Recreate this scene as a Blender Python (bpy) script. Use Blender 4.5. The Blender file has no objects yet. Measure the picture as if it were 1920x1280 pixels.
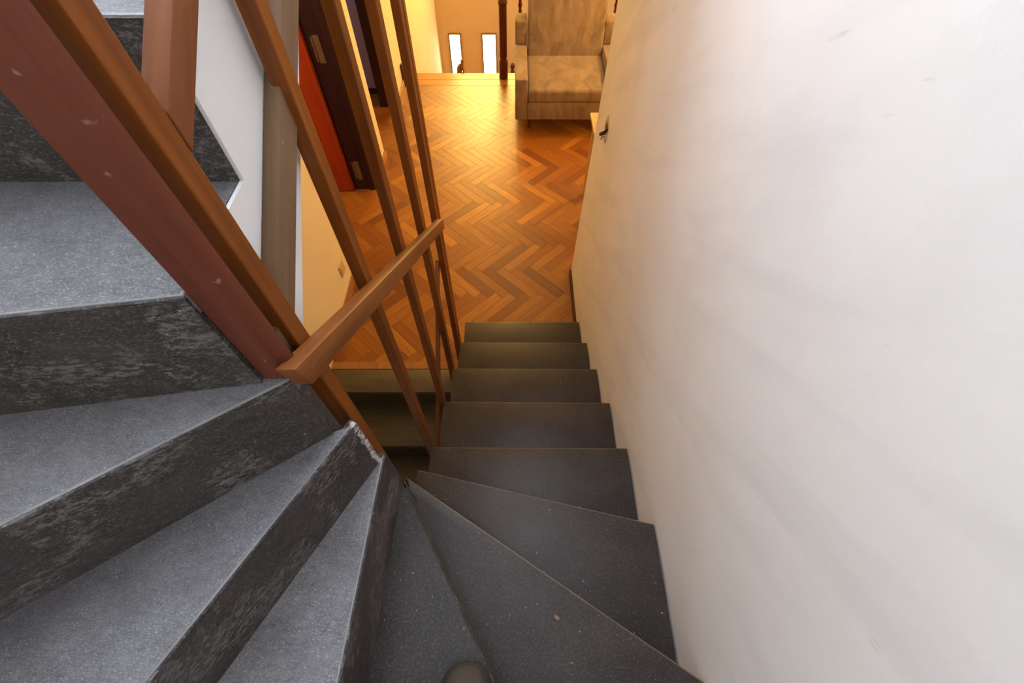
import bpy, bmesh, math, random
from mathutils import Vector, Matrix
random.seed(7)
C = bpy.context.scene.collection
SC = bpy.context.scene
R = 0.18            # riser height

# ------------------------------------------------------------------ helpers
def new_obj(name, bm, mat, parent=None, smooth=None, origin=None):
    """link a bmesh (world coordinates) as one mesh object"""
    me = bpy.data.meshes.new(name)
    bmesh.ops.recalc_face_normals(bm, faces=bm.faces[:])
    if parent is not None:
        off = parent_world(parent)
    elif origin is not None:
        off = Vector(origin)
    else:
        xs = [v.co.x for v in bm.verts]; ys = [v.co.y for v in bm.verts]; zs = [v.co.z for v in bm.verts]
        off = Vector(((min(xs)+max(xs))/2, (min(ys)+max(ys))/2, min(zs)))
    bmesh.ops.translate(bm, vec=-off, verts=bm.verts[:])
    bm.to_mesh(me); bm.free()
    o = bpy.data.objects.new(name, me)
    if mat: me.materials.append(mat)
    C.objects.link(o)
    if parent is not None: o.parent = parent
    else: o.location = off
    if smooth is not None:
        for p in me.polygons: p.use_smooth = True
        me.set_sharp_from_angle(angle=math.radians(smooth))
    return o

def parent_world(o):
    v = Vector((0, 0, 0))
    while o is not None:
        v += o.location; o = o.parent
    return v

def thing(name, label, cat, loc, group=None):
    o = bpy.data.objects.new(name, None); C.objects.link(o)
    o.location = loc; o['label'] = label; o['category'] = cat
    o.empty_display_size = 0.1
    if group: o['group'] = group
    return o

def tag(o, label, cat, group=None):
    o['label'] = label; o['category'] = cat
    if group: o['group'] = group
    return o

def struct(o):
    o['kind'] = 'structure'; return o

def box(bm, x0, x1, y0, y1, z0, z1, bev=0.0, seg=2):
    return hexa(bm, [(x0,y0,z0),(x1,y0,z0),(x1,y1,z0),(x0,y1,z0),(x0,y0,z1),(x1,y0,z1),(x1,y1,z1),(x0,y1,z1)], bev, seg)

def hexa(bm, P, bev=0.0, seg=2):
    v = [bm.verts.new(p) for p in P]
    fs = [bm.faces.new([v[i] for i in f]) for f in ((0,3,2,1),(4,5,6,7),(0,1,5,4),(1,2,6,5),(2,3,7,6),(3,0,4,7))]
    if bev > 0:
        es = list({e for f in fs for e in f.edges})
        bmesh.ops.bevel(bm, geom=es, offset=bev, segments=seg, profile=0.5, affect='EDGES', clamp_overlap=True)
    return v

def prism(bm, poly, z0, z1, bev=0.0, seg=2):
    n = len(poly)
    a = [bm.verts.new((p[0], p[1], z0)) for p in poly]
    b = [bm.verts.new((p[0], p[1], z1)) for p in poly]
    fs = [bm.faces.new(a[::-1]), bm.faces.new(b)]
    for i in range(n):
        j = (i+1) % n
        fs.append(bm.faces.new((a[i], a[j], b[j], b[i])))
    if bev > 0:
        es = [e for e in fs[1].edges] + [e for f in fs[2:] for e in f.edges if abs(e.verts[0].co.z-e.verts[1].co.z) > 1e-4]
        bmesh.ops.bevel(bm, geom=list(set(es)), offset=bev, segments=seg, profile=0.5, affect='EDGES', clamp_overlap=True)

def prism_x(bm, poly_yz, x0, x1):
    n = len(poly_yz)
    a = [bm.verts.new((x0, p[0], p[1])) for p in poly_yz]
    b = [bm.verts.new((x1, p[0], p[1])) for p in poly_yz]
    bm.faces.new(a[::-1]); bm.faces.new(b)
    for i in range(n):
        j = (i+1) % n
        bm.faces.new((a[i], a[j], b[j], b[i]))

def lathe(bm, cx, cy, prof, n=20):
    rings = []
    for r, z in prof:
        rings.append([bm.verts.new((cx+r*math.cos(2*math.pi*i/n), cy+r*math.sin(2*math.pi*i/n), z)) for i in range(n)])
    for a, b in zip(rings, rings[1:]):
        for i in range(n):
            j = (i+1) % n
            bm.faces.new((a[i], a[j], b[j], b[i]))
    bm.faces.new(rings[0][::-1]); bm.faces.new(rings[-1])

def tube(bm, pts, r, dz=0.0, n=8):
    pts = [Vector((p[0], p[1], p[2]+dz)) for p in pts]
    rings = []
    for i, p in enumerate(pts):
        d = (pts[min(i+1, len(pts)-1)] - pts[max(i-1, 0)]).normalized()
        u = d.cross(Vector((0.3, 0.2, 1))).normalized(); w = d.cross(u)
        rr = r[i] if isinstance(r, (list, tuple)) else r
        rings.append([bm.verts.new(p + u*rr*math.cos(2*math.pi*k/n) + w*rr*math.sin(2*math.pi*k/n)) for k in range(n)])
    for a, b in zip(rings, rings[1:]):
        for k in range(n):
            j = (k+1) % n
            bm.faces.new((a[k], a[j], b[j], b[k]))
    bm.faces.new(rings[0][::-1]); bm.faces.new(rings[-1])

def loft(bm, rings):
    vs = [[bm.verts.new(p) for p in r] for r in rings]
    n = len(rings[0])
    for a, b in zip(vs, vs[1:]):
        for k in range(n):
            j = (k+1) % n
            bm.faces.new((a[k], a[j], b[j], b[k]))
    bm.faces.new(vs[0][::-1]); bm.faces.new(vs[-1])

# ------------------------------------------------------------------ materials
def base_mat(name):
    m = bpy.data.materials.new(name); m.use_nodes = True
    nt = m.node_tree
    b = nt.nodes['Principled BSDF']
    return m, nt, b

class G:
    """tiny node-graph helper"""
    def __init__(s, nt): s.nt = nt
    def n(s, t, **kw):
        nd = s.nt.nodes.new(t)
        for k, v in kw.items(): setattr(nd, k, v)
        return nd
    def l(s, a, b): s.nt.links.new(a, b)
    def noise(s, vec, scale, detail=4, rough=0.55, dist=0.0):
        nd = s.n('ShaderNodeTexNoise'); nd.inputs['Scale'].default_value = scale
        nd.inputs['Detail'].default_value = detail; nd.inputs['Roughness'].default_value = rough
        nd.inputs['Distortion'].default_value = dist
        if vec is not None: s.l(vec, nd.inputs['Vector'])
        return nd.outputs['Fac']
    def ramp(s, fac, stops, interp='LINEAR'):
        nd = s.n('ShaderNodeValToRGB'); cr = nd.color_ramp; cr.interpolation = interp
        while len(cr.elements) > 1: cr.elements.remove(cr.elements[-1])
        for i, (p, c) in enumerate(stops):
            e = cr.elements[0] if i == 0 else cr.elements.new(p)
            e.position = p
            e.color = (c, c, c, 1) if isinstance(c, (int, float)) else (*c, 1)
        s.l(fac, nd.inputs['Fac']); return nd.outputs['Color']
    def mix(s, fac, a, b, mode='MIX'):
        nd = s.n('ShaderNodeMix', data_type='RGBA', blend_type=mode)
        for sock, v in ((nd.inputs[0], fac), (nd.inputs[6], a), (nd.inputs[7], b)):
            if hasattr(v, 'links'): s.l(v, sock)
            elif isinstance(v, (int, float)): sock.default_value = v
            else: sock.default_value = (*v, 1)
        return nd.outputs[2]
    def math(s, op, a, b=None):
        nd = s.n('ShaderNodeMath', operation=op)
        for i, v in enumerate((a, b)):
            if v is None: continue
            if hasattr(v, 'links'): s.l(v, nd.inputs[i])
            else: nd.inputs[i].default_value = v
        return nd.outputs[0]
    def map(s, vec, scale=(1,1,1), rot=(0,0,0), loc=(0,0,0)):
        nd = s.n('ShaderNodeMapping')
        nd.inputs['Scale'].default_value = scale; nd.inputs['Rotation'].default_value = rot; nd.inputs['Location'].default_value = loc
        s.l(vec, nd.inputs['Vector']); return nd.outputs['Vector']
    def bump(s, h, strength, dist=0.01):
        nd = s.n('ShaderNodeBump'); nd.inputs['Strength'].default_value = strength; nd.inputs['Distance'].default_value = dist
        s.l(h, nd.inputs['Height']); return nd.outputs['Normal']

def wood(name, dark, light, rough=0.4, rot=(0,0,0), grain=(30,30,1.6), spots=0.0):
    m, nt, b = base_mat(name); g = G(nt)
    tc = g.n('ShaderNodeNewGeometry').outputs['Position']
    v = g.map(g.map(tc, rot=rot), scale=grain)
    f = g.noise(v, 1.0, 5, 0.6, 0.6)
    f2 = g.noise(g.map(tc, rot=rot), 5.0, 3, 0.5)
    col = g.ramp(f, [(0.28, dark), (0.5, tuple((a+c)/2 for a, c in zip(dark, light))), (0.75, light)])
    col = g.mix(g.math('MULTIPLY', f2, 0.55), col, tuple(c*0.55 for c in dark))
    if spots:
        s = g.ramp(g.noise(tc, 55, 2, 0.6), [(0.70, 0.0), (0.76, spots)])
        col = g.mix(s, col, (0.55, 0.38, 0.28))
    g.l(col, b.inputs['Base Color'])
    b.inputs['Roughness'].default_value = rough
    b.inputs['Specular IOR Level'].default_value = 0.22
    g.l(g.bump(f, 0.12, 0.004), b.inputs['Normal'])
    return m

def plaster(name, col, col2, rough=0.75, smudge=0.35, bump=0.08, streak=False):
    m, nt, b = base_mat(name); g = G(nt)
    p = g.n('ShaderNodeNewGeometry').outputs['Position']
    f = g.noise(p, 2.3, 5, 0.6, 0.4)
    c = g.mix(g.math('MULTIPLY', g.ramp(f, [(0.45, 0.0), (0.75, 1.0)]), smudge), col, col2)
    if streak:   # soft grey rubs along the stair and a few small scuffs
        v = g.map(g.map(p, rot=(math.radians(35), 0, 0)), scale=(1, 1.6, 9))
        s = g.ramp(g.noise(v, 0.9, 3, 0.5, 0.3), [(0.52, 0.0), (0.85, 0.4)])
        c = g.mix(s, c, tuple(0.80*x for x in col2))
        v2 = g.map(g.map(p, rot=(math.radians(35), 0, 0)), scale=(1, 9, 45))
        s2 = g.ramp(g.noise(v2, 1.0, 2, 0.5), [(0.74, 0.0), (0.80, 0.22)])
        c = g.mix(s2, c, (0.36, 0.30, 0.26))
    g.l(c, b.inputs['Base Color'])
    b.inputs['Roughness'].default_value = rough
    h = g.noise(p, 70, 3, 0.6)
    g.l(g.bump(h, bump, 0.004), b.inputs['Normal'])
    return m

def slate(name, dark, light, rough=(0.32, 0.5), bump=0.25, worn=0.0, scale=1.0, stretch=(1,1,1), tip=False, dust=0.5, patch=False, grey=(0.40, 0.40, 0.42)):
    m, nt, b = base_mat(name); g = G(nt)
    p = g.n('ShaderNodeNewGeometry').outputs['Position']
    v = g.map(p, scale=stretch)
    f = g.noise(v, 11*scale, 8, 0.7, 0.3)
    fine = g.noise(v, 210*scale, 3, 0.75)
    big = g.noise(p, 4.0, 4, 0.6)
    col = g.ramp(f, [(0.3, dark), (0.7, light)])
    col = g.mix(g.ramp(big, [(0.42, 0.0), (0.7, 0.55)]), col, tuple(0.6*d for d in dark))
    sp = g.ramp(fine, [(0.50, 0.0), (0.78, 0.6*dust)])
    col = g.mix(sp, col, tuple(0.8*x for x in grey))
    dots = g.ramp(g.noise(p, 130, 1, 0.5), [(0.785, 0.0), (0.80, 0.7)])
    col = g.mix(dots, col, (0.50, 0.46, 0.42))
    if worn:
        wf = g.noise(v, 48*scale, 9, 0.8, 0.25)
        w = g.ramp(wf, [(0.47, 0.0), (0.57, worn)] if patch else [(0.36, 0.0), (0.68, worn)])
        if patch:   # bare dark patches where the worn film has come off
            pf = g.noise(g.map(p, loc=(3.1, 1.7, 0.4)), 7, 6, 0.7, 0.5)
            w = g.math('MULTIPLY', w, g.ramp(pf, [(0.47, 1.0), (0.50, 0.15)]))
        col = g.mix(w, col, grey)
        fl = g.ramp(g.noise(v, 380, 2, 0.6), [(0.57, 0.0), (0.67, 0.45 if patch else 0.65)])
        col = g.mix(fl, col, tuple(min(1.0, 1.35*x) for x in grey))
        tint = g.ramp(g.noise(p, 9, 3, 0.6), [(0.5, 0.0), (0.7, 0.35)])
        col = g.mix(tint, col, (0.10, 0.075, 0.085))
    if tip:
        # flaking white paint left on the inner ends of the winding steps
        sx = g.n('ShaderNodeSeparateXYZ'); g.l(p, sx.inputs[0])
        dx = g.math('ADD', sx.outputs[0], 0.272); dy = g.math('SUBTRACT', sx.outputs[1], 0.316)
        d = g.math('SQRT', g.math('ADD', g.math('MULTIPLY', dx, dx), g.math('MULTIPLY', dy, dy)))
        nz = g.noise(p, 75, 4, 0.7)
        k = g.math('SUBTRACT', g.math('MULTIPLY', nz, 0.024), d)
        col = g.mix(g.ramp(k, [(0.004, 0.0), (0.007, 1.0)]), col, (0.66, 0.62, 0.58))
    g.l(col, b.inputs['Base Color'])
    rr = g.ramp(f, [(0.3, rough[0]), (0.7, rough[1])])
    g.l(rr, b.inputs['Roughness'])
    b.inputs['Specular IOR Level'].default_value = 0.45
    h = g.mix(0.5, f, fine)
    if worn: h = g.mix(0.6, h, wf)
    g.l(g.bump(h, bump, 0.006), b.inputs['Normal'])
    return m

def plain(name, col, rough=0.5, metal=0.0, var=0.15, scale=30, bump=0.05):
    m, nt, b = base_mat(name); g = G(nt)
    p = g.n('ShaderNodeNewGeometry').outputs['Position']
    f = g.noise(p, scale, 3, 0.6)
    g.l(g.mix(g.math('MULTIPLY', f, var*2), col, tuple(0.5*c for c in col)), b.inputs['Base Color'])
    b.inputs['Roughness'].default_value = rough; b.inputs['Metallic'].default_value = metal
    if bump: g.l(g.bump(f, bump, 0.003), b.inputs['Normal'])
    return m

def emit(name, col, strength):
    m, nt, b = base_mat(name); g = G(nt)
    p = g.n('ShaderNodeNewGeometry').outputs['Position']
    f = g.noise(p, 3, 2)
    g.l(g.mix(g.math('MULTIPLY', f, 0.3), col, tuple(0.9*c for c in col)), b.inputs['Emission Color'])
    b.inputs['Emission Strength'].default_value = strength
    b.inputs['Base Color'].default_value = (*col, 1)
    return m

def parquet_mat():
    m, nt, b = base_mat('parquet'); g = G(nt)
    a = g.n('ShaderNodeAttribute', attribute_name='rnd').outputs['Fac']
    uv = g.n('ShaderNodeUVMap', uv_map='UVMap').outputs['UV']
    v = g.map(uv, scale=(5, 70, 1))
    f = g.noise(v, 1.0, 5, 0.65, 0.5)
    base = g.ramp(a, [(0.0, (0.15, 0.042, 0.005)), (0.2, (0.25, 0.080, 0.007)), (0.75, (0.35, 0.128, 0.010)), (1.0, (0.46, 0.19, 0.018))])
    col = g.mix(g.ramp(f, [(0.35, 0.55), (0.65, 0.0)]), base, (0.17, 0.050, 0.007))
    g.l(col, b.inputs['Base Color'])
    g.l(g.ramp(f, [(0.3, 0.42), (0.7, 0.34)]), b.inputs['Roughness'])
    g.l(g.bump(f, 0.06, 0.002), b.inputs['Normal'])
    return m

def suede(name, col, col2):
    m, nt, b = base_mat(name); g = G(nt)
    p = g.n('ShaderNodeNewGeometry').outputs['Position']
    f = g.noise(g.map(p, scale=(1.6, 0.8, 0.8), rot=(0, 0, 0.6)), 6, 4, 0.6, 0.8)
    f2 = g.noise(p, 260, 2, 0.6)
    c = g.ramp(f, [(0.35, col), (0.68, col2)])
    g.l(c, b.inputs['Base Color'])
    b.inputs['Roughness'].default_value = 0.85
    b.inputs['Sheen Weight'].default_value = 0.35
    b.inputs['Sheen Roughness'].default_value = 0.4
    g.l(g.bump(g.mix(0.4, f, f2), 0.15, 0.004), b.inputs['Normal'])
    return m

RED = ((0.105, 0.030, 0.014), (0.21, 0.066, 0.030))
BRN = ((0.14, 0.034, 0.006), (0.35, 0.104, 0.014))
SL = math.radians(33)
M = dict(
    newel=wood('newel_red_varnish', (0.12, 0.029, 0.014), (0.225, 0.058, 0.027), 0.45, spots=0.3),
    bar=wood('baluster_wood', *BRN, rough=0.38),
    rail_up=wood('rail_wood_rising', (0.15, 0.045, 0.014), (0.34, 0.115, 0.036), 0.45, rot=(-SL, 0, 0), grain=(30, 1.8, 30)),
    rail_down=wood('rail_wood_falling', (0.17, 0.050, 0.012), (0.36, 0.125, 0.030), 0.42, rot=(SL, 0, 0), grain=(30, 1.8, 30), spots=0.25),
    board=wood('dusty_board', (0.16, 0.085, 0.040), (0.31, 0.19, 0.11), 0.6, rot=(-SL, 0, 0), grain=(30, 1.5, 40), spots=0.5),
    turned=wood('turned_mahogany', (0.085, 0.018, 0.008), (0.17, 0.042, 0.016), 0.25),
    leaf=wood('red_door', (0.36, 0.036, 0.006), (0.52, 0.075, 0.010), 0.4, grain=(22, 22, 1.2)),
    jamb=wood('dark_jamb', (0.030, 0.011, 0.009), (0.060, 0.022, 0.018), 0.4),
    skirt=wood('skirting_wood', (0.30, 0.13, 0.04), (0.45, 0.22, 0.08), 0.4, grain=(30, 1.6, 30)),
    skirt_dark=wood('dark_skirting', (0.05, 0.018, 0.010), (0.11, 0.04, 0.02), 0.4, grain=(30, 1.6, 30)),
    plank=wood('threshold_plank', (0.34, 0.15, 0.04), (0.50, 0.25, 0.08), 0.27, grain=(1.6, 30, 30)),
    lightwood=wood('pale_beech', (0.55, 0.33, 0.14), (0.68, 0.44, 0.22), 0.4, grain=(1.6, 30, 30)),
    white=plaster('white_plaster', (0.86, 0.85, 0.85), (0.68, 0.66, 0.66), streak=True),
    white_side=plaster('stair_white', (0.80, 0.79, 0.77), (0.62, 0.60, 0.57)),
    cream=plaster('cream_paint', (0.76, 0.66, 0.47), (0.68, 0.57, 0.38), smudge=0.3, bump=0.03),
    tan=plaster('tan_paint', (0.58, 0.42, 0.24), (0.50, 0.36, 0.20), smudge=0.3),
    mauve=plaster('mauve_paint', (0.42, 0.32, 0.36), (0.36, 0.27, 0.31), smudge=0.3),
    ceil=plaster('ceiling_paint', (0.78, 0.75, 0.70), (0.70, 0.67, 0.62), smudge=0.2),
    slate=slate('dark_slate', (0.023, 0.017, 0.016), (0.043, 0.034, 0.032), rough=(0.38, 0.52), bump=0.16, scale=0.9, dust=0.32),
    slate_edge=slate('slate_edge_highlight', (0.10, 0.070, 0.035), (0.17, 0.12, 0.06), rough=(0.35, 0.5), bump=0.1, dust=0.3),  # warm light along the worn lower nosings, put into the colour
    grey_edge=slate('grey_edge_highlight', (0.16, 0.16, 0.17), (0.34, 0.34, 0.36), rough=(0.3, 0.45), bump=0.3, dust=0.6),  # cool highlight along the upper nosings, painted as a pale grey
    slate_worn_lit=slate('worn_lit_slate', (0.076, 0.074, 0.081), (0.170, 0.165, 0.178), rough=(0.29, 0.40), bump=0.40, worn=0.45, tip=True, dust=1.0, stretch=(1, 1.7, 1.7), scale=1.6, grey=(0.36, 0.355, 0.365)),  # worn treads, with daylight sheen also painted in as a paler tone
    riser=slate('painted_riser', (0.016, 0.011, 0.009), (0.046, 0.035, 0.029), rough=(0.35, 0.6), bump=0.6, worn=0.6, scale=1.9, stretch=(0.7, 0.7, 1.6), tip=True, dust=0.3, patch=True, grey=(0.26, 0.24, 0.23)),
    riser_plain=slate('slate_riser', (0.040, 0.028, 0.016), (0.085, 0.058, 0.034), bump=0.15, dust=0.2),
    slate_low=slate('brown_slate', (0.050, 0.040, 0.022), (0.10, 0.080, 0.045), bump=0.15, stretch=(0.3, 3, 3)),  # yellowish brown tone for the steps below the hall
    parquet=parquet_mat(),
    joint=plain('parquet_joint', (0.05, 0.02, 0.008), 0.7),
    suede=suede('tan_suede', (0.17, 0.112, 0.066), (0.29, 0.20, 0.122)),
    brass=plain('dull_brass', (0.26, 0.17, 0.07), 0.5, 0.6),
    glow=emit('bright_glass', (1.0, 0.90, 0.62), 9.0),
    warm_pane=emit('amber_glass', (1.0, 0.70, 0.25), 2.0),
    sky_pane=emit('skylight_glass', (0.85, 0.93, 1.0), 1.5),
    winframe=plain('window_frame', (0.20, 0.12, 0.04), 0.5),
    plate=plain('beige_plastic', (0.60, 0.45, 0.26), 0.45, bump=0),
    hole=plain('dark_hole', (0.03, 0.025, 0.02), 0.8),
    blue=plain('blue_insulation', (0.02, 0.03, 0.22), 0.4, bump=0),
    black=plain('black_insulation', (0.015, 0.016, 0.02), 0.4, bump=0),
    grout=plain('patched_plaster', (0.55, 0.45, 0.36), 0.85, scale=90, bump=0.3),
    flake=plain('tan_flake', (0.24, 0.15, 0.10), 0.8),
    bronze=plain('bronze_figure', (0.30, 0.15, 0.05), 0.4, 0.3, scale=50),
    leather=plain('shoe_leather', (0.040, 0.032, 0.026), 0.75, scale=140, bump=0.12),
    sole=plain('shoe_sole', (0.012, 0.011, 0.010), 0.7),
)

# ------------------------------------------------------------------ the setting
XR, XL = 0.433, -1.16          # stair wall right, hall wall left
ZS0, ZS1 = 2.70, 2.88          # upper floor slab
ZT = 4.2                       # stairwell ceiling

# parquet floor: herringbone laid plank by plank, clipped to the room
def clip(poly, axis, lim, keep_less):
    out = []
    for i in range(len(poly)):
        a, b = poly[i], poly[(i+1) % len(poly)]
        ia = (a[axis] <= lim) == keep_less; ib = (b[axis] <= lim) == keep_less
        if ia: out.append(a)
        if ia != ib:
            t = (lim-a[axis])/(b[axis]-a[axis])
            out.append(tuple(a[k]+t*(b[k]-a[k]) for k in range(len(a))))
    return out

def parquet(name, rects):
    W, n = 0.071, 5
    bm = bmesh.new(); uvl = bm.loops.layers.uv.new('UVMap')
    rn = bm.faces.layers.float.new('rnd')
    c = math.sqrt(0.5)
    gap = 0.0012
    def emit_plank(x, y, w, h, horiz):
        r = random.random(); ou, ov = random.uniform(0, 50), random.uniform(0, 50)
        q = [(x+gap, y+gap), (x+w-gap, y+gap), (x+w-gap, y+h-gap), (x+gap, y+h-gap)]
        pts = []
        for (a, b) in q:
            u, v = ((a-x), (b-y)) if horiz else ((b-y), (a-x))
            X = (a+b)*c; Y = (-a+b)*c          # rotate by -45 degrees
            pts.append((X - 0.02, Y + 3.33, u+ou, v+ov))
        for (x0, x1, y0, y1) in rects:
            pl = clip(pts, 0, x1, True)
            for ax, lim, less in ((0, x0, False), (1, y1, True), (1, y0, False)):
                if len(pl) >= 3: pl = clip(pl, ax, lim, less)
            if len(pl) < 3: continue
            vs = [bm.verts.new((p[0], p[1], 0.0)) for p in pl]
            try: f = bm.faces.new(vs)
            except ValueError: continue
            if f.calc_area() < 1e-5: bm.faces.remove(f); continue
            f[rn] = r
            for lp, p in zip(f.loops, pl): lp[uvl].uv = (p[2], p[3])
    K = 62
    for j in range(-K, K):
        for i in range(-K, K):
            m = (i-j) % (2*n)
            if m == 0: emit_plank(i*W, j*W, n*W, W, True)
            if m == 2*n-1: emit_plank(i*W, j*W, W, n*W, False)
    for (x0, x1, y0, y1) in rects:
        box(bm, x0, x1, y0, y1, -0.12, -0.0012)
    o = new_obj(name, bm, M['parquet'])
    o.data.materials.append(M['joint'])
    for p in o.data.polygons:
        if min(o.data.vertices[v].co.z for v in p.vertices) < 0.1187: p.material_index = 1
    return struct(o)

# horizontal cells start when (i-j)%10==0; vertical ones run down to (i-j)%10==9
floor = parquet('floor', [(-2.70, XR+2.2, 1.54, 5.02), (-0.297, XR, 1.45, 1.54)])

bm = bmesh.new(); box(bm, XL, -0.297, 1.487, 1.54, -0.12, 0.002, 0.002)
struct(new_obj('trim_1', bm, M['skirt']))
bm = bmesh.new()
box(bm, XL, 2.63, 5.024, 5.15, -0.12, 0.0, 0.003); box(bm, XL, 2.63, 5.151, 5.29, -0.12, 0.0, 0.003)
struct(new_obj('trim_2', bm, M['plank']))

# left hall wall with two door openings (thickness 0.18)
bm = bmesh.new()
T = 0.18
box(bm, XL-T, XL, -0.95, 2.53, -2.3, ZS0)
box(bm, XL-T, XL, 3.31, 3.74, -0.12, ZS0)
box(bm, XL-T, XL, 4.62, 8.0, -2.3, ZS0)
box(bm, XL-T, XL, 2.53, 3.31, 2.10, ZS0); box(bm, XL-T, XL, 3.74, 4.62, 2.10, ZS0)
struct(new_obj('wall_left', bm, M['cream']))
bm = bmesh.new(); box(bm, XL-T, XL, -0.95, 2.45, ZS0, ZT)
struct(new_obj('wall_left_upper', bm, M['white_side']))

# right stair wall, ends at y = 2.30
bm = bmesh.new()
hexa(bm, [(XR, -0.95, -2.3), (XR+0.14, -0.95, -2.3), (XR+0.14, 2.30, -2.3), (XR, 2.30, -2.3), (XR, -0.95, 0), (XR+0.14, -0.95, 0), (XR+0.14, 2.30, 0), (XR, 2.30, 0)])
hexa(bm, [(XR, -0.95, 0), (XR+0.14, -0.95, 0), (XR+0.14, 2.30, 0), (XR, 2.30, 0), (XR, -0.95, ZT), (XR+0.14, -0.95, ZT), (XR+0.19, 2.30, ZT), (XR+0.05, 2.30, ZT)])
struct(new_obj('wall_right', bm, M['white']))
bm = bmesh.new(); box(bm, XL-T, XR+0.14, -0.95, -0.80, -2.3, ZT)
struct(new_obj('wall_back', bm, M['white_side']))
bm = bmesh.new(); box(bm, XL-T, XR+0.14, 2.30, 2.45, ZS1, ZT)
struct(new_obj('wall_upper_front', bm, M['white_side']))
bm = bmesh.new(); box(bm, -2.85, 2.78, 8.0, 8.15, -2.3, ZS0)
for w in ():
    pass
struct(new_obj('wall_far', bm, M['tan']))
bm = bmesh.new(); box(bm, XR+2.2, XR+2.35, 2.15, 8.0, -2.3, ZS0)
box(bm, XR+0.14, XR+2.2, 2.15, 2.30, -0.12, ZS0)
struct(new_obj('wall_room_right', bm, M['cream']))
# rooms behind the two doors
bm = bmesh.new()
box(bm, -2.85, -2.70, 1.85, 5.0, -0.12, ZS0); box(bm, -2.70, XL-T, 1.85, 2.0, -0.12, ZS0)
box(bm, -2.70, XL-T, 3.45, 3.55, -0.0, ZS0); box(bm, -2.70, XL-T, 4.86, 5.0, -0.12, ZS0)
struct(new_obj('wall_side_rooms', bm, M['mauve']))
bm = bmesh.new(); box(bm, -2.70, XL-T-0.002, 4.845, 4.86, 0, 0.055)
struct(new_obj('baseboard_far', bm, M['skirt_dark']))

# upper floor slab (ceiling of the hall) and stairwell ceiling with a skylight
bm = bmesh.new()
box(bm, -2.85, 2.78, 2.45, 8.15, ZS0, ZS1); box(bm, XL, XR, 1.62, 2.45, ZS0, ZS1)
box(bm, -2.85, XL-T, 1.85, 2.45, ZS0, ZS1); box(bm, XR+0.14, 2.78, 2.15, 2.45, ZS0, ZS1)
struct(new_obj('ceiling', bm, M['ceil']))
SKX0, SKX1, SKY0, SKY1 = -1.10, -0.35, 0.30, 1.90
bm = bmesh.new()
box(bm, XL-T, SKX0, -0.95, 2.45, ZT, ZT+0.15); box(bm, SKX1, XR+0.14, -0.95, 2.45, ZT, ZT+0.15)
box(bm, SKX0, SKX1, -0.95, SKY0, ZT, ZT+0.15); box(bm, SKX0, SKX1, SKY1, 2.45, ZT, ZT+0.15)
struct(new_obj('ceiling_stairwell', bm, M['ceil']))
WX0, WX1, WZ0, WZ1 = -1.05, 0.30, 3.00, 4.05
w4 = struct(thing('window_4', 'unseen upper window added for daylight', 'window', ((WX0+WX1)/2, 2.30, WZ0)))  # window added out of view so the lower wall and steps fall darker
bm = bmesh.new(); box(bm, WX0, WX1, 2.292, 2.299, WZ0, WZ1)
new_obj('pane', bm, M['sky_pane'], w4)
bm = bmesh.new()
for (a, b, c, d) in ((WX0-0.05, WX0, WZ0-0.05, WZ1+0.05), (WX1, WX1+0.05, WZ0-0.05, WZ1+0.05), (WX0, WX1, WZ0-0.05, WZ0), (WX0, WX1, WZ1, WZ1+0.05)):
    box(bm, a, b, 2.26, 2.30, c, d)
new_obj('window_frame', bm, M['white_side'], w4)
w3 = struct(thing('window_3', 'skylight', 'window', ((SKX0+SKX1)/2, (SKY0+SKY1)/2, ZT+0.1)))
bm = bmesh.new(); box(bm, SKX0, SKX1, SKY0, SKY1, ZT+0.10, ZT+0.11)
new_obj('pane', bm, M['sky_pane'], w3)

# slit windows low on the far wall
for n, (x0, x1) in enumerate(((-0.985, -0.825), (-0.462, -0.262))):
    w = struct(thing('window_%d' % (n+1), 'slit window', 'window', ((x0+x1)/2, 8.0, -1.7)))
    bm = bmesh.new()
    for (a, b, c, d) in ((x0-0.018, x0, -1.70, -0.69), (x1, x1+0.018, -1.70, -0.69), (x0, x1, -0.708, -0.69), (x0, x1, -1.70, -1.68)):
        box(bm, a, b, 7.975, 8.0, c, d)
    new_obj('window_frame', bm, M['winframe'], w)
    bm = bmesh.new(); box(bm, x0, x1, 7.985, 7.998, -1.68, -0.708)
    new_obj('pane', bm, M['glow'], w)

w5 = struct(thing('window_5', 'unseen wide far window', 'window', (-0.35, 8.0, 0.75)))  # unseen window added to go with the warm light from the far end
bm = bmesh.new(); box(bm, -0.95, 0.25, 7.985, 7.998, 0.75, 2.35)
new_obj('pane', bm, M['warm_pane'], w5)
bm = bmesh.new()
for (a, b, c, d) in ((-1.0, -0.95, 0.70, 2.40), (0.25, 0.30, 0.70, 2.40), (-0.95, 0.25, 0.70, 0.75), (-0.95, 0.25, 2.35, 2.40)):
    box(bm, a, b, 7.96, 8.0, c, d)
new_obj('window_frame', bm, M['winframe'], w5)

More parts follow.
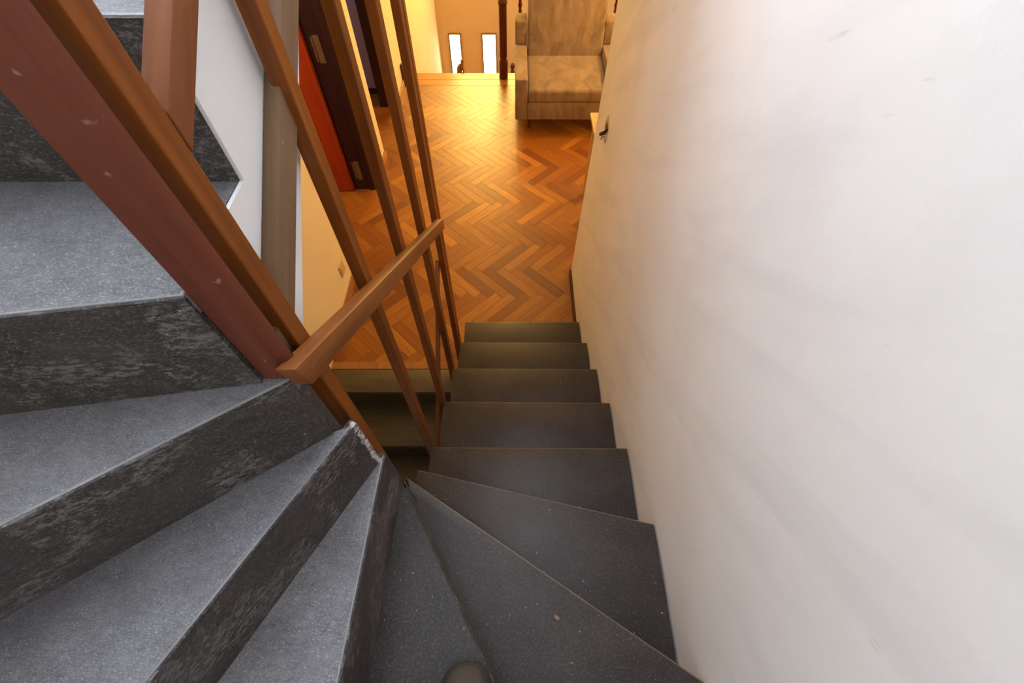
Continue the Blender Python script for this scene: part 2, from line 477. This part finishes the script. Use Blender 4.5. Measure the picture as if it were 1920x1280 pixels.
# skirting
bm = bmesh.new(); box(bm, XL, XL+0.014, 1.56, 2.51, 0, 0.07, 0.003)
struct(new_obj('baseboard_left', bm, M['skirt']))
bm = bmesh.new(); box(bm, XL, XL+0.016, 3.33, 3.755, 0, 0.07, 0.003)
struct(new_obj('baseboard_left_middle', bm, M['skirt']))
bm = bmesh.new(); box(bm, XL, XL+0.016, 4.66, 4.99, 0, 0.075, 0.003)
struct(new_obj('baseboard_left_far', bm, M['skirt']))
bm = bmesh.new(); box(bm, XL, XL+0.02, 4.615, 4.66, 0, 0.08, 0.003); box(bm, XL, XL+0.022, 4.99, 5.03, 0, 0.22, 0.003)
struct(new_obj('trim_3', bm, M['jamb']))
bm = bmesh.new(); box(bm, XR-0.012, XR, 1.735, 2.295, 0, 0.065, 0.003)
struct(new_obj('baseboard_right', bm, M['skirt_dark']))

# door 1: red leaf opened into the side room, dark jamb with brass hinges
d1 = struct(thing('door_1', 'red door', 'door', (XL-0.09, 3.29, 0)))
bm = bmesh.new()
box(bm, XL-T-0.005, XL-0.012, 3.285, 3.309, 0, 2.10, 0.002); box(bm, XL-0.06, XL-0.02, 3.270, 3.286, 0, 2.10, 0.002)
box(bm, XL-T-0.005, XL-0.012, 2.531, 2.552, 0, 2.10, 0.002); box(bm, XL-T-0.005, XL-0.012, 2.552, 3.285, 2.07, 2.099)
new_obj('door_frame', bm, M['jamb'], d1)
bm = bmesh.new(); box(bm, -2.12, XL-T-0.012, 3.25, 3.288, 0.008, 2.06, 0.003)
new_obj('door_leaf', bm, M['leaf'], d1)
for z in (1.02, 0.10):
    bm = bmesh.new()
    box(bm, XL-0.135, XL-0.095, 3.281, 3.286, z, z+0.17)
    for k in range(4): lathe(bm, XL-0.105-0.02*(k % 2), 3.2815, [(0.004, z+0.02+0.043*k), (0.004, z+0.026+0.043*k)], 8)
    lathe(bm, XL-0.145, 3.280, [(0.007, z+0.01), (0.007, z+0.16)], 10)
    new_obj('hinge', bm, M['brass'], d1)
d2 = struct(thing('door_2', 'dark door frame', 'door', (XL-0.09, 4.6, 0)))
bm = bmesh.new()
box(bm, XL-T-0.005, XL-0.012, 4.59, 4.619, 0, 2.10, 0.002); box(bm, XL-T-0.005, XL-0.012, 3.741, 3.757, 0, 2.10, 0.002)
box(bm, XL-T-0.005, XL-0.012, 3.757, 4.59, 2.07, 2.099)
new_obj('door_frame', bm, M['jamb'], d2)

# ------------------------------------------------------------------ main staircase
XI = -0.337                      # inner (stair well) side of the upper flight
XT0, XT1 = -0.299, 0.427         # lower straight flight
I = {1: (XT0, 1.728), 2: (XT0, 1.452), 3: (XT0, 1.172), 4: (XT0, 0.896), 5: (XT0, 0.620),
     6: (-0.303, 0.476), 7: (-0.297, 0.397), 8: (-0.275, 0.348), 9: (-0.262, 0.332), 10: (-0.268, 0.320), 11: (-0.3005, 0.302),
     12: (XI, 0.300), 13: (XI-0.0045, 0.487), 14: (XI-0.0045, 0.767), 15: (XI-0.0045, 1.047), 16: (XI-0.0045, 1.327)}
YB = -0.797; XO = XL+0.003
O = {1: (XT1, 1.728), 2: (XT1, 1.448), 3: (XT1, 1.168), 4: (XT1, 0.891), 5: (XT1, 0.616),
     6: (XT1, 0.310), 7: (XT1, -0.062), 8: (0.405, YB), 9: (-0.305, YB), 10: (-0.885, YB), 11: (XO, -0.283),
     12: (XO, 0.180), 13: (XO, 0.485), 14: (XO, 0.767), 15: (XO, 1.047), 16: (XO, 1.327)}
stair = thing('staircase', 'dark slate winding staircase turning from the parquet hall up past white walls', 'staircase', (0.06, 1.70, 0))

def quad_poly(k):
    a, b, c, d = I[k], O[k], O[k+1], I[k+1]
    p = [a, b]
    if k == 7: p += [(XT1, YB)]
    if k == 10: p += [(XO, YB)]
    p += [c, d]
    if k == 11: p += [(XI, 0.333), (-0.301, 0.333)]
    if k == 12: p += [(XI-0.0045, 0.333), (XI, 0.333)]
    out = []
    for q in p:
        if not out or (abs(q[0]-out[-1][0])+abs(q[1]-out[-1][1])) > 1e-4: out.append(q)
    return out

def grow(poly, k, back=0.03):
    """tread reaches a little under the riser above it"""
    a, b, c, d = I[k], O[k], O[k+1], I[k+1]
    return poly

def nosing_highlight(o, k, mat='slate_edge', wid=0.0042):
    # light caught on each slab's worn front edge, painted as a lighter tone
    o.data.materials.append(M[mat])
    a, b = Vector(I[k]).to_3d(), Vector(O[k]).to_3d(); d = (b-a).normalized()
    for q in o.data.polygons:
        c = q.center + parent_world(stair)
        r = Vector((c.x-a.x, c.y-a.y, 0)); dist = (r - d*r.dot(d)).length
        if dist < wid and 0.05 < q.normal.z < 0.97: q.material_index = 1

for k in range(1, 16):
    z = k*R
    p = quad_poly(k)
    bm = bmesh.new()
    prism(bm, p, z-0.032, z, 0.0035, 2)
    o = new_obj('tread', bm, M['slate'] if k <= 8 else M['slate_worn_lit'], stair, smooth=40)
    if k <= 8: nosing_highlight(o, k)
    else: nosing_highlight(o, k, 'grey_edge', 0.006)
    # riser under the nosing of this tread
    a, b = Vector(I[k]).to_3d(), Vector(O[k]).to_3d()
    d = (b-a).normalized(); b = b - d*0.012
    a = a + d*(0.02 if k == 7 else 0.0); nrm = Vector((-d.y, d.x, 0))          # points towards the upper step
    # up-direction of the stair at this nosing
    mid = sum((Vector(q).to_3d() for q in p), Vector())/len(p)
    if (mid-a).dot(nrm) < 0: nrm = -nrm
    back = 0.012 if k <= 7 else 0.001
    s = a + nrm*back; e = b + nrm*back
    s2 = s + nrm*0.014; e2 = e + nrm*0.014
    zb = (k-1)*R
    bm = bmesh.new()
    hexa(bm, [(s.x, s.y, zb), (e.x, e.y, zb), (e2.x, e2.y, zb), (s2.x, s2.y, zb),
              (s.x, s.y, z-0.031), (e.x, e.y, z-0.031), (e2.x, e2.y, z-0.031), (s2.x, s2.y, z-0.031)])
    if k >= 9:
        # the paint runs over the edge of the slab: riser face goes up to the nosing
        bm.free(); bm = bmesh.new()
        s = a - nrm*0.003; e = b - nrm*0.003; s2 = a + nrm*0.012; e2 = b + nrm*0.012
        hexa(bm, [(s.x, s.y, zb), (e.x, e.y, zb), (e2.x, e2.y, zb), (s2.x, s2.y, zb),
                  (s.x, s.y, z-0.002), (e.x, e.y, z-0.002), (e2.x, e2.y, z-0.002), (s2.x, s2.y, z-0.002)])
    new_obj('riser', bm, M['riser'] if k >= 9 else M['riser_plain'], stair)

# masonry under the steps, set back behind the risers
def inset(poly, d):
    out = []; n = len(poly)
    for i in range(n):
        p0, p1, p2 = Vector(poly[i-1]), Vector(poly[i]), Vector(poly[(i+1) % n])
        e0, e1 = (p1-p0).normalized(), (p2-p1).normalized()
        n0, n1 = Vector((-e0.y, e0.x)), Vector((-e1.y, e1.x))
        bis = n0+n1
        if bis.length < 0.25: bis = n1; f = 1.0
        else: f = min(2.0/(bis.length_squared), 1.6)
        out.append(tuple(p1 + bis*d*f))
    return out
for lo_k, hi_k, m in ((1, 8, 'white_side'), (8, 12, 'riser')):
    bm = bmesh.new()
    for k in range(lo_k, hi_k):
        p = quad_poly(k)
        area2 = sum(p[i-1][0]*p[i][1]-p[i][0]*p[i-1][1] for i in range(len(p)))
        if area2 < 0: p = p[::-1]
        q = inset(p, 0.028 if k <= 7 else 0.004)
        prism(bm, q, max(k*R-0.34, 0.0), k*R-0.0325)
    new_obj('masonry', bm, M[m], stair)
# sloping slab of the upper flight, with its white plastered side following the steps
bm = bmesh.new()
soff = lambda y: 1.932+0.73*(y-0.438)
top = [(0.302, 12*R-0.033)]
for k in (12, 13, 14, 15):
    y1 = I[k+1][1]
    top += [(y1+0.01, k*R-0.033), (y1+0.01, (k+1)*R-0.033)]
top += [(1.61, 16*R-0.033)]
prism_x(bm, top+[(1.61, 2.70), (1.45, soff(1.45)), (0.302, soff(0.302))], XL+0.002, XI-0.006)
new_obj('flight_slab', bm, M['white_side'], stair)
bm = bmesh.new()
top = [(0.334, 11*R-0.04), (0.334, 12*R)]
for k in (12, 13, 14, 15):
    y1 = I[k+1][1]
    top += [(y1, k*R), (y1, (k+1)*R)]
top += [(1.61, 16*R)]
prism_x(bm, top+[(1.61, 2.70), (1.45, soff(1.45)), (0.334, soff(0.334))], XI-0.0042, XI+0.001)
new_obj('plastered_side', bm, M['white_side'], stair)
bm = bmesh.new(); box(bm, XO, XI-0.005, 1.327, 1.618, 16*R-0.032, 16*R, 0.003)
new_obj('tread', bm, M['slate_worn_lit'], stair)

# ------------------------------------------------------------------ staircase going down below the hall
low = thing('staircase', 'dim slate steps going down below the parquet edge behind the wooden bars', 'staircase', (-0.73, 1.40, -1.08))
ys = [1.485, 1.320, 1.040, 0.760, 0.480, 0.200, -0.08]
for i in range(6):
    z = -i*R
    bm = bmesh.new(); box(bm, XL+0.002, -0.302, ys[i+1], ys[i]+(0.0 if i == 0 else 0.02), z-0.035, z, 0.003)
    new_obj('tread', bm, M['slate_low'], low, smooth=40)
    bm = bmesh.new(); box(bm, XL+0.002, -0.302, ys[i+1]+0.02, ys[i+1]+0.035, z-R, z-0.034)
    new_obj('riser', bm, M['slate_low'], low)
bm = bmesh.new()
for i in range(6):
    box(bm, XL+0.002, -0.302, ys[i+1]+0.036, ys[i], -i*R-0.4, -i*R-0.036)
new_obj('masonry', bm, M['white_side'], low)

# ------------------------------------------------------------------ railing with floor-to-upper-floor bars
rail = thing('stair_railing', 'brown wooden bar screen with sloping handrails between the flights', 'railing', (-0.312, 0.90, -0.36))
XB0, XB1 = -0.325, -0.300
bars = [(0.355, 0.386, -0.719), (0.628, 0.660, -0.539), (0.906, 0.942, -0.359), (1.180, 1.222, -0.179)]
for (y0, y1, zb) in bars:
    bm = bmesh.new(); box(bm, XB0 if y0 > 0.4 else -0.3355, XB1, y0, y1, zb, 3.90, 0.0022)
    new_obj('baluster', bm, M['bar'], rail)
bm = bmesh.new()         # end post made of two strips with a groove between
box(bm, XB0, XB1, 1.425, 1.462, 0.003, 3.90, 0.0025); box(bm, XB0+0.003, XB1-0.006, 1.461, 1.472, 0.003, 3.90)
box(bm, XB0, XB1, 1.471, 1.505, 0.003, 3.90, 0.0025)
new_obj('end_post', bm, M['bar'], rail)
bm = bmesh.new()         # red newel board standing on the winders
poly = [(-0.335, 0.303), (-0.306, 0.303), (-0.297, 0.305), (-0.293, 0.311), (-0.292, 0.325), (-0.335, 0.325)]
prism(bm, poly, 11*R+0.001, 3.90)
new_obj('newel_post', bm, M['newel'], rail, smooth=50)['label'] = 'wide red brown post'

def sloped(bm, x0, x1, y0, y1, ztop0, slope, h, bev=0.003, cut=True, dxe=None):
    """bar along y with vertical depth h, ends cut square"""
    t = math.atan(slope)
    dx = h*math.sin(t)*math.cos(t) if cut else 0     # square end offset
    hz = h
    if dxe is not None: dx = dxe
    z0 = ztop0; z1 = ztop0+slope*(y1-y0)
    P = [(x0, y0+dx, z0+slope*dx-hz), (x1, y0+dx, z0+slope*dx-hz), (x1, y1+dx, z1+slope*dx-hz), (x0, y1+dx, z1+slope*dx-hz),
         (x0, y0, z0), (x1, y0, z0), (x1, y1, z1), (x0, y1, z1)]
    hexa(bm, P, bev)
s1 = (1.300-2.013)/(1.408-0.312)
bm = bmesh.new(); sloped(bm, -0.2995, -0.272, 0.289, 1.402, 2.013-s1*(0.312-0.289), s1, 0.051, dxe=0.012)
new_obj('handrail', bm, M['rail_down'], rail, smooth=30)
bm = bmesh.new(); sloped(bm, -0.326, -0.2995, 0.387, 1.42, 2.303, 0.60, 0.040, cut=False)
new_obj('handrail', bm, M['rail_up'], rail, smooth=30)
bm = bmesh.new(); sloped(bm, -0.341, -0.3255, 0.25, 1.425, 1.053-0.74*1.175, 0.74, 0.05)
new_obj('handrail', bm, M['rail_up'], rail, smooth=30)
bm = bmesh.new(); sloped(bm, XI+0.0012, -0.3125, 0.335, 1.60, 2.208+0.637*(0.335-0.635), 0.637, 0.062, cut=False)
new_obj('stringer_board', bm, M['board'], rail, smooth=30)['label'] = 'dusty pale brown board'

# ------------------------------------------------------------------ stairs and railing at the far end of the hall
far = thing('staircase', 'wooden-edged stairs dropping away beyond the bright threshold', 'staircase', (-0.6, 6.4, -1.8))
for i in range(1, 11):
    y0 = 5.292+(i-1)*0.25
    bm = bmesh.new(); box(bm, XL+0.002, 0.05, y0, y0+0.26 if i < 10 else 7.97, -i*R-0.04, -i*R, 0.003)
    new_obj('tread', bm, M['plank'], far)
    bm = bmesh.new(); box(bm, XL+0.002, 0.05, y0-0.0005, y0+0.012, -i*R+0.0005, -(i-1)*R-(0.121 if i == 1 else 0.0405))
    new_obj('riser', bm, M['plank'], far)

NEWEL = [(0.041, 0.0), (0.047, 0.004), (0.047, 0.165), (0.040, 0.185), (0.030, 0.200), (0.040, 0.212), (0.041, 0.222), (0.040, 0.68),
         (0.046, 0.695), (0.048, 0.708), (0.040, 0.722), (0.034, 0.74), (0.036, 0.90), (0.046, 0.93), (0.046, 1.00), (0.030, 1.02), (0.038, 1.06), (0.02, 1.09)]
hall_rail = thing('stair_railing', 'dark turned banister with thick newel post at the far threshold', 'railing', (0.9, 5.20, 0))
bm = bmesh.new(); lathe(bm, -0.092, 5.185, [(r, z) for r, z in NEWEL], 24)
new_obj('newel_post', bm, M['turned'], hall_rail, smooth=35)
BAL = [(0.020, 0.0), (0.020, 0.10), (0.012, 0.12), (0.017, 0.16), (0.013, 0.30), (0.021, 0.46), (0.013, 0.50), (0.023, 0.525), (0.023, 0.54),
       (0.013, 0.56), (0.019, 0.60), (0.012, 0.64), (0.022, 0.665), (0.013, 0.69), (0.018, 0.72), (0.012, 0.80), (0.020, 0.83), (0.020, 0.90)]
for k in range(15):
    bm = bmesh.new(); lathe(bm, 0.08+k*0.157, 5.225, BAL, 14)
    new_obj('baluster', bm, M['turned'], hall_rail, smooth=50)
bm = bmesh.new(); box(bm, -0.06, 2.63, 5.198, 5.252, 0.895, 0.94, 0.012, 3)
new_obj('handrail', bm, M['turned'], hall_rail, smooth=40)

bm = bmesh.new()
zt = -0.960
lathe(bm, 0.005, 7.62, [(0.036, -1.798), (0.036, zt-0.30), (0.022, zt-0.27), (0.036, zt-0.22), (0.040, zt-0.17), (0.038, zt-0.12), (0.020, zt-0.10),
      (0.030, zt-0.085), (0.040, zt-0.055), (0.038, zt-0.025), (0.022, zt-0.006), (0.004, zt)], 20)
tag(new_obj('newel_post', bm, M['turned'], smooth=40), 'short dark newel with ball finial seen low beyond the bright threshold', 'post')

# small seated figurine on the first step down
fig = thing('figurine', 'small brown seated figurine silhouetted against the left slit window', 'figurine', (-0.575, 5.42, -R))
bm = bmesh.new(); box(bm, -0.64, -0.53, 5.36, 5.47, -R+0.0005, -R+0.04, 0.004)
new_obj('plinth', bm, M['turned'], fig)
FZ = 0.045
bm = bmesh.new()
ctr = [(-0.590, 5.42, -0.178, 0.050, 0.040), (-0.592, 5.42, -0.14, 0.046, 0.036), (-0.594, 5.42, -0.09, 0.030, 0.028), (-0.588, 5.42, -0.05, 0.034, 0.028),
       (-0.574, 5.418, -0.018, 0.030, 0.025), (-0.562, 5.416, -0.004, 0.014, 0.014), (-0.560, 5.414, 0.004, 0.012, 0.012)]
loft(bm, [[(x+rx*math.cos(a*math.pi/8), y+ry*math.sin(a*math.pi/8), z+FZ) for a in range(16)] for x, y, z, rx, ry in ctr])
tube(bm, [(-0.560, 5.40, -0.03), (-0.545, 5.38, -0.07), (-0.548, 5.37, -0.12), (-0.552, 5.368, -0.150)], [0.011, 0.010, 0.009, 0.012], FZ)
tube(bm, [(-0.575, 5.40, -0.165), (-0.545, 5.38, -0.125), (-0.537, 5.37, -0.165)], [0.018, 0.016, 0.012], FZ)
new_obj('body', bm, M['bronze'], fig, smooth=60)
bm = bmesh.new()
lathe(bm, -0.556, 5.412, [(r_, z_+FZ) for r_, z_ in [(0.006, -0.002), (0.014, 0.004), (0.019, 0.016), (0.018, 0.028), (0.012, 0.038), (0.003, 0.041)]], 14)
new_obj('head', bm, M['bronze'], fig, smooth=60)

# ------------------------------------------------------------------ armchair
chair = thing('armchair', 'tan suede armchair with square arms at the far end of the parquet hall', 'armchair', (0.50, 4.50, 0))
def cushion(bm, P, bev, puff=0.0, seg=4):
    hexa(bm, P, bev, seg)
ax0, ax1 = 0.030, 0.965; s0, s1x = 0.140, 0.862
bm = bmesh.new(); box(bm, s0+0.001, s1x-0.001, 4.105, 4.90, 0.147, 0.306, 0.008, 3)
new_obj('base', bm, M['suede'], chair, smooth=40)
bm = bmesh.new()
P = [(s0+0.004, 4.095, 0.308), (s1x-0.004, 4.095, 0.308), (s1x-0.004, 4.74, 0.308), (s0+0.004, 4.74, 0.308),
     (s0+0.004, 4.10, 0.420), (s1x-0.004, 4.10, 0.420), (s1x-0.004, 4.74, 0.445), (s0+0.004, 4.74, 0.445)]
hexa(bm, P, 0.028, 4)
new_obj('seat_cushion', bm, M['suede'], chair, smooth=60)
bm = bmesh.new()
P = [(s0+0.006, 4.675, 0.40), (s1x-0.006, 4.675, 0.40), (s1x-0.006, 4.88, 0.36), (s0+0.006, 4.88, 0.36),
     (s0+0.006, 4.87, 1.00), (s1x+0.02, 4.87, 1.00), (s1x+0.02, 5.02, 0.98), (s0+0.006, 5.02, 0.98)]
hexa(bm, P, 0.032, 4)
new_obj('backrest', bm, M['suede'], chair, smooth=60)
for (a, b) in ((ax0, s0), (s1x, ax1)):
    bm = bmesh.new(); box(bm, a, b, 4.10, 4.92, 0.147, 0.510, 0.010, 3)
    new_obj('armrest', bm, M['suede'], chair, smooth=40)
    bm = bmesh.new()
    P = [(a, 4.755, 0.511), (b, 4.755, 0.511), (b, 4.915, 0.511), (a, 4.915, 0.511),
         (a, 4.770, 0.700), (b, 4.770, 0.700), (b, 4.915, 0.720), (a, 4.915, 0.720)]
    hexa(bm, P, 0.014, 3)
    new_obj('side_wing', bm, M['suede'], chair, smooth=40)
for x in (0.165, 0.84):
    for y in (4.225, 4.84):
        bm = bmesh.new(); lathe(bm, x, y, [(0.014, 0.0), (0.020, 0.147)], 12)
        new_obj('leg', bm, M['turned'], chair, smooth=40)

# ------------------------------------------------------------------ pale side table behind the wall end
table = thing('side_table', 'pale wooden side table peeking out past the end of the white wall', 'table', (0.90, 3.02, 0))
bm = bmesh.new(); box(bm, 0.572, 1.20, 2.80, 3.245, 0.675, 0.70, 0.006, 3)
new_obj('tabletop', bm, M['lightwood'], table, smooth=40)
for x in (0.60, 1.14):
    for y in (2.83, 3.185):
        bm = bmesh.new(); box(bm, x, x+0.04, y, y+0.04, 0, 0.675, 0.003)
        new_obj('leg', bm, M['lightwood'], table)

# ------------------------------------------------------------------ small wall fittings
sock = thing('wall_socket', 'flush beige socket plate low on the cream wall behind the bars', 'socket', (XL+0.001, 2.14, 0.19))
bm = bmesh.new(); box(bm, XL+0.0005, XL+0.008, 2.10, 2.185, 0.188, 0.275, 0.002)
new_obj('plate', bm, M['plate'], sock)
bm = bmesh.new(); box(bm, XL+0.008, XL+0.011, 2.118, 2.167, 0.207, 0.256, 0.001)
new_obj('insert', bm, M['plate'], sock)

jb = thing('junction_box', 'open round wall box with blue and black wire ends on the white wall', 'junction box', (XR, 2.03, 1.29))
bm = bmesh.new()
n = 28
cy, cz = 2.02, 1.30
WX = XR+0.0139
def ringpts(r, x, j=0.0): return [(x, cy+(r+j*math.sin(3*t+1)*0.5)*math.cos(t), cz+(r*1.25+j*math.cos(5*t))*math.sin(t)) for t in [2*math.pi*i/n for i in range(n)]]
loft(bm, [ringpts(0.054, WX-0.0006, 0.008), ringpts(0.049, WX-0.004, 0.006), ringpts(0.034, WX-0.0045, 0.003), ringpts(0.031, WX-0.0025)])
new_obj('patched_rim', bm, M['grout'], jb, smooth=50)
bm = bmesh.new(); loft(bm, [ringpts(0.029, WX-0.0026), ringpts(0.029, WX-0.0030)])
new_obj('recess', bm, M['hole'], jb)
bm = bmesh.new(); tube(bm, [(WX-0.001, 1.985, 1.33), (WX-0.007, 1.995, 1.318), (WX-0.012, 2.01, 1.30), (WX-0.016, 2.024, 1.283)], 0.006)
new_obj('black_wire', bm, M['black'], jb, smooth=60)
bm = bmesh.new(); tube(bm, [(WX-0.016, 2.022, 1.285), (WX-0.020, 2.036, 1.274), (WX-0.021, 2.048, 1.264)], [0.009, 0.010, 0.009])
new_obj('blue_wire', bm, M['blue'], jb, smooth=60)
bm = bmesh.new(); tube(bm, [(WX-0.001, 2.02, 1.27), (WX-0.014, 2.03, 1.262), (WX-0.016, 2.045, 1.240)], 0.004)
new_obj('white_wire', bm, M['plate'], jb, smooth=60)

# ------------------------------------------------------------------ the photographer's shoe
shoe = thing('shoe', 'dark brown shoe, only its rounded toe on the winding step', 'shoe', (-0.09, -0.17, 8*R))
zs = 8*R
def shoe_ring(y, w, z0, h, cx, n=18, flat=0.55):
    pts = []
    for i in range(n):
        t = 2*math.pi*i/n
        sx = math.copysign(abs(math.cos(t))**0.8, math.cos(t)); sz = math.copysign(abs(math.sin(t))**0.8, math.sin(t))
        pts.append((cx+w*sx, y, z0+h*(0.5+0.5*sz)))
    return pts
YT = -0.022
secs = [(0.0, 0.012, 0.014), (0.006, 0.024, 0.024), (0.018, 0.034, 0.034), (0.040, 0.042, 0.044), (0.075, 0.048, 0.054), (0.12, 0.047, 0.068),
        (0.16, 0.043, 0.086), (0.19, 0.040, 0.098), (0.23, 0.039, 0.098), (0.265, 0.035, 0.092), (0.283, 0.022, 0.070)]
bm = bmesh.new()
loft(bm, [shoe_ring(YT-d-0.004, w, zs+0.014, h, -0.085-0.04*d) for d, w, h in secs])
new_obj('upper', bm, M['leather'], shoe, smooth=70)
bm = bmesh.new()
out = [(d, w+0.006) for d, w, h in secs]
poly = [(-0.085-0.04*d+w, YT-d) for d, w in out] + [(-0.085-0.04*d-w, YT-d) for d, w in out[::-1]]
prism(bm, poly, zs+0.0005, zs+0.022, 0.003)
new_obj('sole', bm, M['sole'], shoe, smooth=50)

# small flake of paint dropped on the step
bm = bmesh.new()
fp = [(0.0, 0.0), (0.006, -0.004), (0.014, -0.002), (0.017, 0.004), (0.011, 0.009), (0.003, 0.007), (-0.003, 0.004)]
c, sn = math.cos(-0.7), math.sin(-0.7)
prism(bm, [(0.100+0.8*(a*c-b*sn), 0.063+0.8*(a*sn+b*c)) for a, b in fp], 7*R+0.0004, 7*R+0.003, 0.0008, 1)
tag(new_obj('paint_flake', bm, M['flake']), 'tiny tan flake lying on the dark wedge-shaped step', 'flake')

# ------------------------------------------------------------------ light
def area(name, loc, target, sx, sy, power, col, spread=180):
    L = bpy.data.lights.new(name, 'AREA'); L.shape = 'RECTANGLE'; L.size = sx; L.size_y = sy
    L.energy = power; L.color = col; L.spread = math.radians(spread)
    o = bpy.data.objects.new(name, L); C.objects.link(o); o.location = loc
    o.rotation_euler = (Vector(target)-Vector(loc)).to_track_quat('-Z', 'Y').to_euler()
    return o
def point(name, loc, power, col, r=0.08):
    L = bpy.data.lights.new(name, 'POINT'); L.energy = power; L.color = col; L.shadow_soft_size = r
    o = bpy.data.objects.new(name, L); C.objects.link(o); o.location = loc
    return o
area('skylight_daylight', ((SKX0+SKX1)/2, (SKY0+SKY1)/2, ZT+0.05), ((SKX0+SKX1)/2, (SKY0+SKY1)/2, 0), SKX1-SKX0-0.05, SKY1-SKY0-0.05, 20, (0.80, 0.88, 1.0))
area('added_upper_daylight', ((WX0+WX1)/2, 2.27, (WZ0+WZ1)/2), ((WX0+WX1)/2, 0.8, 2.6), WX1-WX0-0.06, WZ1-WZ0-0.06, 90, (0.80, 0.88, 1.0))  # daylight of the added upper window, leaves the lower steps dim
area('far_window_light', (-0.35, 7.9, 1.55), (-0.3, 4.6, 0.2), 1.2, 1.6, 250, (1.0, 0.66, 0.17))
point('hall_lamp', (-0.1, 4.45, 2.45), 8, (1.0, 0.70, 0.35), 0.12)
point('room_lamp', (2.0, 4.3, 2.1), 135, (1.0, 0.62, 0.25), 0.12)
point('side_room_fill', (-1.9, 2.4, 2.2), 40, (1.0, 0.75, 0.5), 0.15)  # added light, no lamp known here, brightens the red door leaf
point('mauve_room_fill', (-2.2, 4.0, 2.0), 8, (0.85, 0.85, 1.0), 0.2)  # cool light added to lift the mauve walls, no window built here

w = bpy.data.worlds.new('World'); SC.world = w; w.use_nodes = True
w.node_tree.nodes['Background'].inputs[0].default_value = (0.8, 0.88, 1.0, 1)
w.node_tree.nodes['Background'].inputs[1].default_value = 0.6

# ------------------------------------------------------------------ camera
cam = bpy.data.cameras.new('Camera'); cam.sensor_width = 36.0; cam.lens = 853.3/1920*36
cam.clip_start = 0.02
co = bpy.data.objects.new('Camera', cam); C.objects.link(co)
co.location = (0, 0, 14*R); co.rotation_euler = (math.radians(90-56.0), 0, 0)
SC.camera = co
SC.view_settings.view_transform = 'Standard'; SC.view_settings.look = 'None'
SC.view_settings.exposure = 0.0; SC.view_settings.gamma = 1.0
SC.view_settings.use_curve_mapping = False
